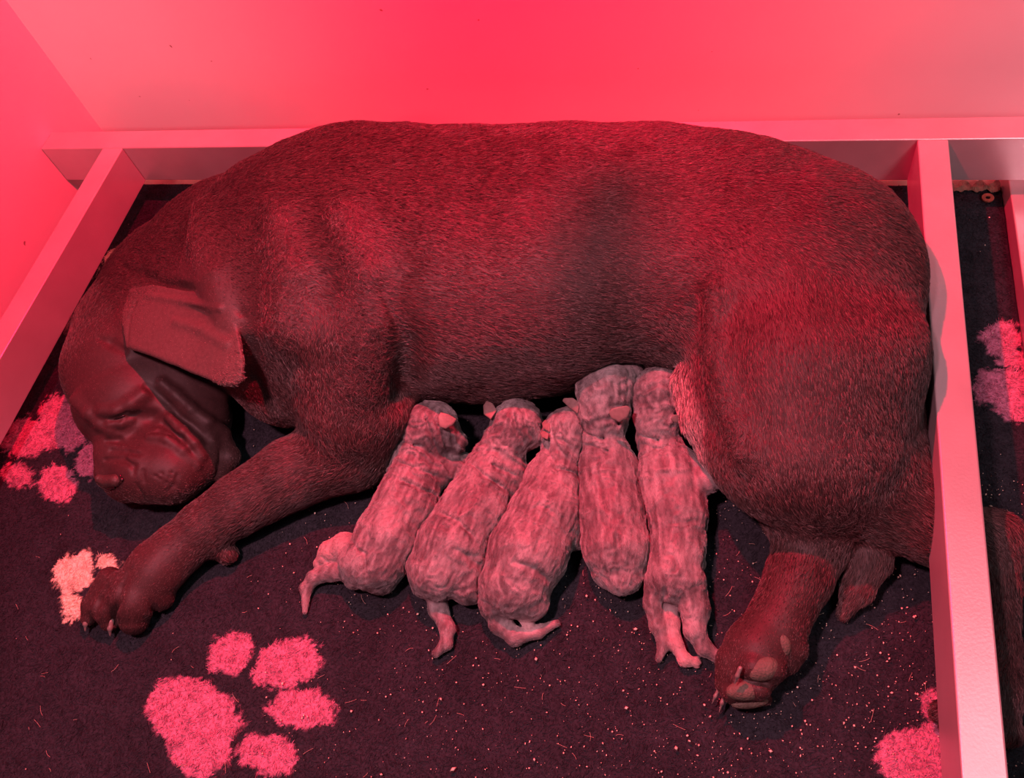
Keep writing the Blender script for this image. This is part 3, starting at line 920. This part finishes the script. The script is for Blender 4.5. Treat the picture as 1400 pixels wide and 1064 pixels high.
def blob(X, Y, px, py, rx, ry, ang):
    c = P(px, py, 0.0)
    e = P(px + 20, py, 0) - c; sc = np.linalg.norm(e) / 20
    ex = e[:2] / np.linalg.norm(e[:2]); u = P(px, py - 20, 0) - c; su = np.linalg.norm(u) / 20; uy = u[:2] / np.linalg.norm(u[:2])
    Mx = np.linalg.inv(np.array([ex * sc, uy * su]).T)
    q = Mx @ np.array([X - c[0], Y - c[1]])
    a = math.radians(ang)
    u1 = q[0] * math.cos(a) + q[1] * math.sin(a); v1 = -q[0] * math.sin(a) + q[1] * math.cos(a)
    return np.sqrt((u1 / rx) ** 2 + (v1 / ry) ** 2) * min(rx, ry) - min(rx, ry)      # pixels outside the edge


PRINTS = {'pink': [
    (314, 893, 33, 27, 20), (391, 907, 47, 31, 25), (408, 968, 45, 26, 2), (364, 1030, 42, 26, -12), (262, 975, 66, 46, -20), (270, 1015, 45, 46, 0), (238, 960, 40, 28, 0),
    (40, 595, 36, 26, 20), (78, 575, 30, 34, 0), (95, 590, 18, 26, 0), (22, 648, 20, 15, 0), (78, 660, 26, 24, 0), (118, 628, 16, 24, -25),
    (1372, 462, 30, 25, 0), (1375, 525, 46, 24, 0), (1400, 545, 40, 32, 0), (1392, 490, 26, 16, 10),
    (1245, 1035, 48, 40, 0), (1272, 965, 12, 20, 0), (1290, 1020, 40, 40, 0), (1300, 960, 28, 24, 0)],
    'cream': [(97, 785, 28, 26, 30), (112, 768, 14, 14, 0), (97, 827, 15, 19, 0), (145, 770, 16, 12, 0), (155, 350, 14, 10, 20), (150, 375, 16, 12, 20), (180, 330, 10, 7, 0)]}


def bed_col(X, Y):
    p = np.stack([X, Y, np.zeros_like(X)], 1)
    base = np.array((0.027, 0.032, 0.040)) * (1 + 0.25 * fbm(p, 25, 2, 3))[:, None]
    wob = 7 * fbm(p, 60, 6, 3) + 5 * noise(p, 300, 3)
    fl = np.zeros(len(X))
    for nm, colr in (('pink', (0.52, 0.20, 0.32)), ('cream', (0.80, 0.78, 0.58))):
        d = np.full(len(X), 1e3)
        for b in PRINTS[nm]:
            d = np.minimum(d, blob(X, Y, *b))
        m = np.clip((-(d + wob)) / 4 + .5, 0, 1)
        dirt = np.clip(1 - .28 * np.clip(fbm(p, 120, 12, 2), 0, 1) * 2, .4, 1)
        base = base * (1 - m[:, None]) + np.array(colr) * dirt[:, None] * m[:, None]
        fl = np.maximum(fl, m)
    return base, fl


nxb, nyb = 520, 500
gx = np.linspace(BX0, BX1, nxb); gy = np.linspace(BY0, BY1, nyb)
GX, GY = np.meshgrid(gx, gy, indexing='ij')
bp = np.stack([GX.ravel(), GY.ravel(), np.zeros(GX.size)], 1)
bcol, bfl = bed_col(bp[:, 0], bp[:, 1])
bz = -0.0035 + 0.0016 * fbm(bp, 14, 9, 3) + 0.0007 * fbm(bp, 90, 3, 2) - 0.0020 * np.clip(-fbm(bp * np.array([1, .6, 1]), 45, 21, 2) - .35, 0, 1) + 0.0010 * bfl
top = bp.copy(); top[:, 2] = np.minimum(bz, 0.0)
ii = np.arange(nxb * nyb).reshape(nxb, nyb)
q = np.stack([ii[:-1, :-1], ii[1:, :-1], ii[1:, 1:], ii[:-1, 1:]], -1).reshape(-1, 4)
# skirt for thickness
rim = np.concatenate([ii[:, 0], ii[-1, 1:], ii[-2::-1, -1], ii[0, -2:0:-1]])
low = top[rim].copy(); low[:, 2] = FL + 0.0005
V = np.concatenate([top, low]); nb = len(top); nr = len(rim)
sk = np.stack([rim, nb + np.arange(nr), nb + (np.arange(nr) + 1) % nr, np.roll(rim, -1)], 1)
bed = link_mesh('bedding', V, np.concatenate([q, sk]), M_BED)
set_col(bed, np.concatenate([bcol, bcol[rim]]))
tag(bed, 'dark charcoal fleece bedding with pink and cream paw prints, covering the box floor', 'bedding')
# its pile
n_p = 500000
px_ = RNG.uniform(BX0 + .003, BX1 - .003, n_p); py_ = RNG.uniform(BY0 + .003, BY1 - .003, n_p)
pc, pf = bed_col(px_, py_)
ixx = ((px_ - BX0) / (BX1 - BX0) * (nxb - 1)).astype(int); iyy = ((py_ - BY0) / (BY1 - BY0) * (nyb - 1)).astype(int)
pz = top[ii[ixx, iyy], 2]
dirn = RNG.uniform(0, 2 * math.pi, n_p)
pq = np.stack([px_, py_, pz], 1)
cl = np.stack([noise(pq, 90, 71), noise(pq, 90, 72)], 1) * 1.3
dx = np.cos(dirn) * .7 + cl[:, 0]; dy = np.sin(dirn) * .7 + cl[:, 1]
Lp = RNG.uniform(.003, .0055, n_p) * (1 - .15 * pf)
pts = np.zeros((n_p, 3, 3))
for i, (a, b) in enumerate(((0, 0), (.45, .30), (1, .42))):
    pts[:, i, 0] = px_ + dx * Lp * a; pts[:, i, 1] = py_ + dy * Lp * a; pts[:, i, 2] = pz + Lp * b * (.6 + .5 * pf)
cu = bpy.data.hair_curves.new('pile')
cu.add_curves([3] * n_p)
cu.attributes['position'].data.foreach_set('vector', pts.reshape(-1).astype(np.float32))
ra = cu.attributes.get('radius') or cu.attributes.new('radius', 'FLOAT', 'POINT')
ra.data.foreach_set('value', np.tile((.00038, .0003, .00012), n_p).astype(np.float32))
at = cu.attributes.new('tint', 'FLOAT_COLOR', 'CURVE')
cc = np.ones((n_p, 4), np.float32); cc[:, :3] = np.clip(pc * (1 + .3 * RNG.normal(size=(n_p, 1))), .003, .95)
at.data.foreach_set('color', cc.reshape(-1)); cu.materials.append(M_PILE)
pile = bpy.data.objects.new('pile', cu); C.objects.link(pile); pile.parent = bed
pile['kind'] = 'stuff'

# ------------------------------------------------------------------ crumbs and stray straws
cv, cf = [], []
nc = 0
while nc < 3000:
    x = RNG.uniform(350, 1400); y = RNG.uniform(640, 1064)
    if nc > 2400: x = RNG.uniform(0, 1400); y = RNG.uniform(260, 1064)
    if RNG.random() > (.25 + .75 * min(1, max(0, (x - 350) / 500))): 
        nc += 1; continue
    c = P(x, y, .0018)
    nc += 1
    if not (BX0 < c[0] < BX1 - .01 and BY0 < c[1] < BY1 - .01): continue
    r = RNG.lognormal(math.log(.0007), .45)
    b0 = len(cv)
    e = RNG.uniform(.5, 1.5, 3) * r; an = RNG.uniform(0, 6.28)
    for vx in ((1, 0, 0), (-1, 0, 0), (0, 1, 0), (0, -1, 0), (0, 0, 1), (0, 0, -1)):
        q_ = np.array(vx) * e
        cv.append((c[0] + q_[0] * math.cos(an) - q_[1] * math.sin(an), c[1] + q_[0] * math.sin(an) + q_[1] * math.cos(an), c[2] + r * .6 + q_[2] * .7))
    for t in ((0, 2, 4), (2, 1, 4), (1, 3, 4), (3, 0, 4), (2, 0, 5), (1, 2, 5), (3, 1, 5), (0, 3, 5)):
        cf.append([b0 + i for i in t])
crumbs = link_mesh('crumbs', cv, cf, M_CRUMB)
tag(crumbs, 'pale crumbs and sawdust scattered over the dark bedding', 'crumbs', kind='stuff')

# ------------------------------------------------------------------ far right corner
tag(box('board', (0.3675, -0.1, FL), (0.47, YW - .002, 0.027), M_RAIL, bevel=.002),
    'low pale board standing at the far right edge of the frame, under the back rail', 'board')
# rusty washer lying on the bedding
wc = P(1350, 272, 0.0); wv, wf = [], []
na, nbq = 28, 4
prof = ((.0035, 0), (.0085, 0), (.0085, .0022), (.0035, .0022))
for i in range(na):
    a = 2 * math.pi * i / na
    for r_, z_ in prof:
        wv.append((r_ * math.cos(a), r_ * math.sin(a), z_))
for i in range(na):
    for j in range(4):
        wf.append((i * 4 + j, ((i + 1) % na) * 4 + j, ((i + 1) % na) * 4 + (j + 1) % 4, i * 4 + (j + 1) % 4))
wo = link_mesh('washer', wv, wf, M_RUST, smooth=False); wo.location = (wc[0], wc[1], .0012)
tag(wo, 'small round rusty washer lying on the bedding behind the right metal bar', 'washer')
# torn strip of brown packing tape along the end of the bedding
tn = 60
tv, tf = [], []
for i in range(tn):
    x = 0.285 + .078 * i / (tn - 1)
    w0 = .009 + .003 * math.sin(i * .37) + .001 * math.sin(i * .8) + RNG.uniform(-.001, .001); z0 = .003 + .002 * math.sin(i * .45) + RNG.uniform(0, .0008)
    y = 1.066 + .003 * math.sin(i * .35)
    for (yy, zz) in ((y - w0, .0008), (y - w0 * .3, z0), (y + w0 * .4, z0 * .7), (y + w0, .0010)):
        tv.append((x, yy, zz))
    for (yy, zz) in ((y + w0, .0002), (y - w0, .0001)):
        tv.append((x, yy, zz))
for i in range(tn - 1):
    for j in range(6):
        tf.append((i * 6 + j, (i + 1) * 6 + j, (i + 1) * 6 + (j + 1) % 6, i * 6 + (j + 1) % 6))
tag(link_mesh('tape_strip', tv, tf, M_TAPE, smooth=False), 'torn strip of brown tape at the end of the bedding in the right back corner', 'tape')

# ------------------------------------------------------------------ the heat lamp hanging above the frame
lampo = bpy.data.objects.new('heat_lamp', None); C.objects.link(lampo); lampo.location = LAMP
tag(lampo, 'hanging red heat lamp with a wide metal shade above the mother dog', 'lamp')


def lathe(name, prof, mat, parent, n=40):
    v = [(r * math.cos(2 * math.pi * i / n), r * math.sin(2 * math.pi * i / n), z) for i in range(n) for r, z in prof]
    m = len(prof)
    f = [(i * m + j, ((i + 1) % n) * m + j, ((i + 1) % n) * m + j + 1, i * m + j + 1) for i in range(n) for j in range(m - 1)]
    return link_mesh(name, v, f, mat, parent)


lathe('lamp_shade', [(.118, .006), (.112, .05), (.085, .10), (.045, .135), (.030, .14), (.030, .19), (.0305, .19), (.031, .142), (.047, .137), (.088, .102), (.116, .051), (.122, .006), (.118, .006)], M_RAIL, lampo)
lathe('cable', [(.004, .19), (.004, .75)], M_DARK, lampo, 10)
# unseen card added below the lamp to shade a patch of the flank
tl = Vector((-0.18, 0.70, 0.27)) - Vector(LAMP)
cp = tl * .19
card = box('shadow_card', (-.0085, -.021, -.0008), (.0085, .021, .0008), M_TAPE, lampo, bevel=.0004)
card.location = cp; card.rotation_euler = (0, 0, math.radians(-16))
sv = lathe('shadow_card_string', [(.0006, 0), (.0006, -cp.z)], M_DARK, lampo, 6); sv.location = cp  # hangs the added card

# ------------------------------------------------------------------ stray hairs and straws on the bedding
nh = 130
hp = np.zeros((nh, 4, 3))
for i in range(nh):
    c = P(RNG.uniform(20, 1400), RNG.uniform(600, 1064), .0022); a = RNG.uniform(0, 6.28); L_ = RNG.uniform(.004, .016); b_ = RNG.uniform(-.9, .9)
    if not (BX0 < c[0] < BX1 - .02 and c[1] > BY0 + .02): c = P(700, 950, .0022)
    for k in range(4):
        hp[i, k] = c; a += b_ / 3; c = c + np.array([math.cos(a), math.sin(a), RNG.uniform(-.03, .06)]) * L_ / 3
hc = bpy.data.hair_curves.new('stray_hairs'); hc.add_curves([4] * nh)
hc.attributes['position'].data.foreach_set('vector', hp.reshape(-1).astype(np.float32))
ra = hc.attributes.get('radius') or hc.attributes.new('radius', 'FLOAT', 'POINT')
ra.data.foreach_set('value', np.full(nh * 4, .00016, np.float32))
at = hc.attributes.new('tint', 'FLOAT_COLOR', 'CURVE')
at.data.foreach_set('color', np.tile(np.array((.55, .42, .34, 1), np.float32), nh))
hc.materials.append(M_PILE)
ho = bpy.data.objects.new('stray_hairs', hc); C.objects.link(ho)
tag(ho, 'short pale stray hairs lying loose on the dark bedding', 'hair', kind='stuff')
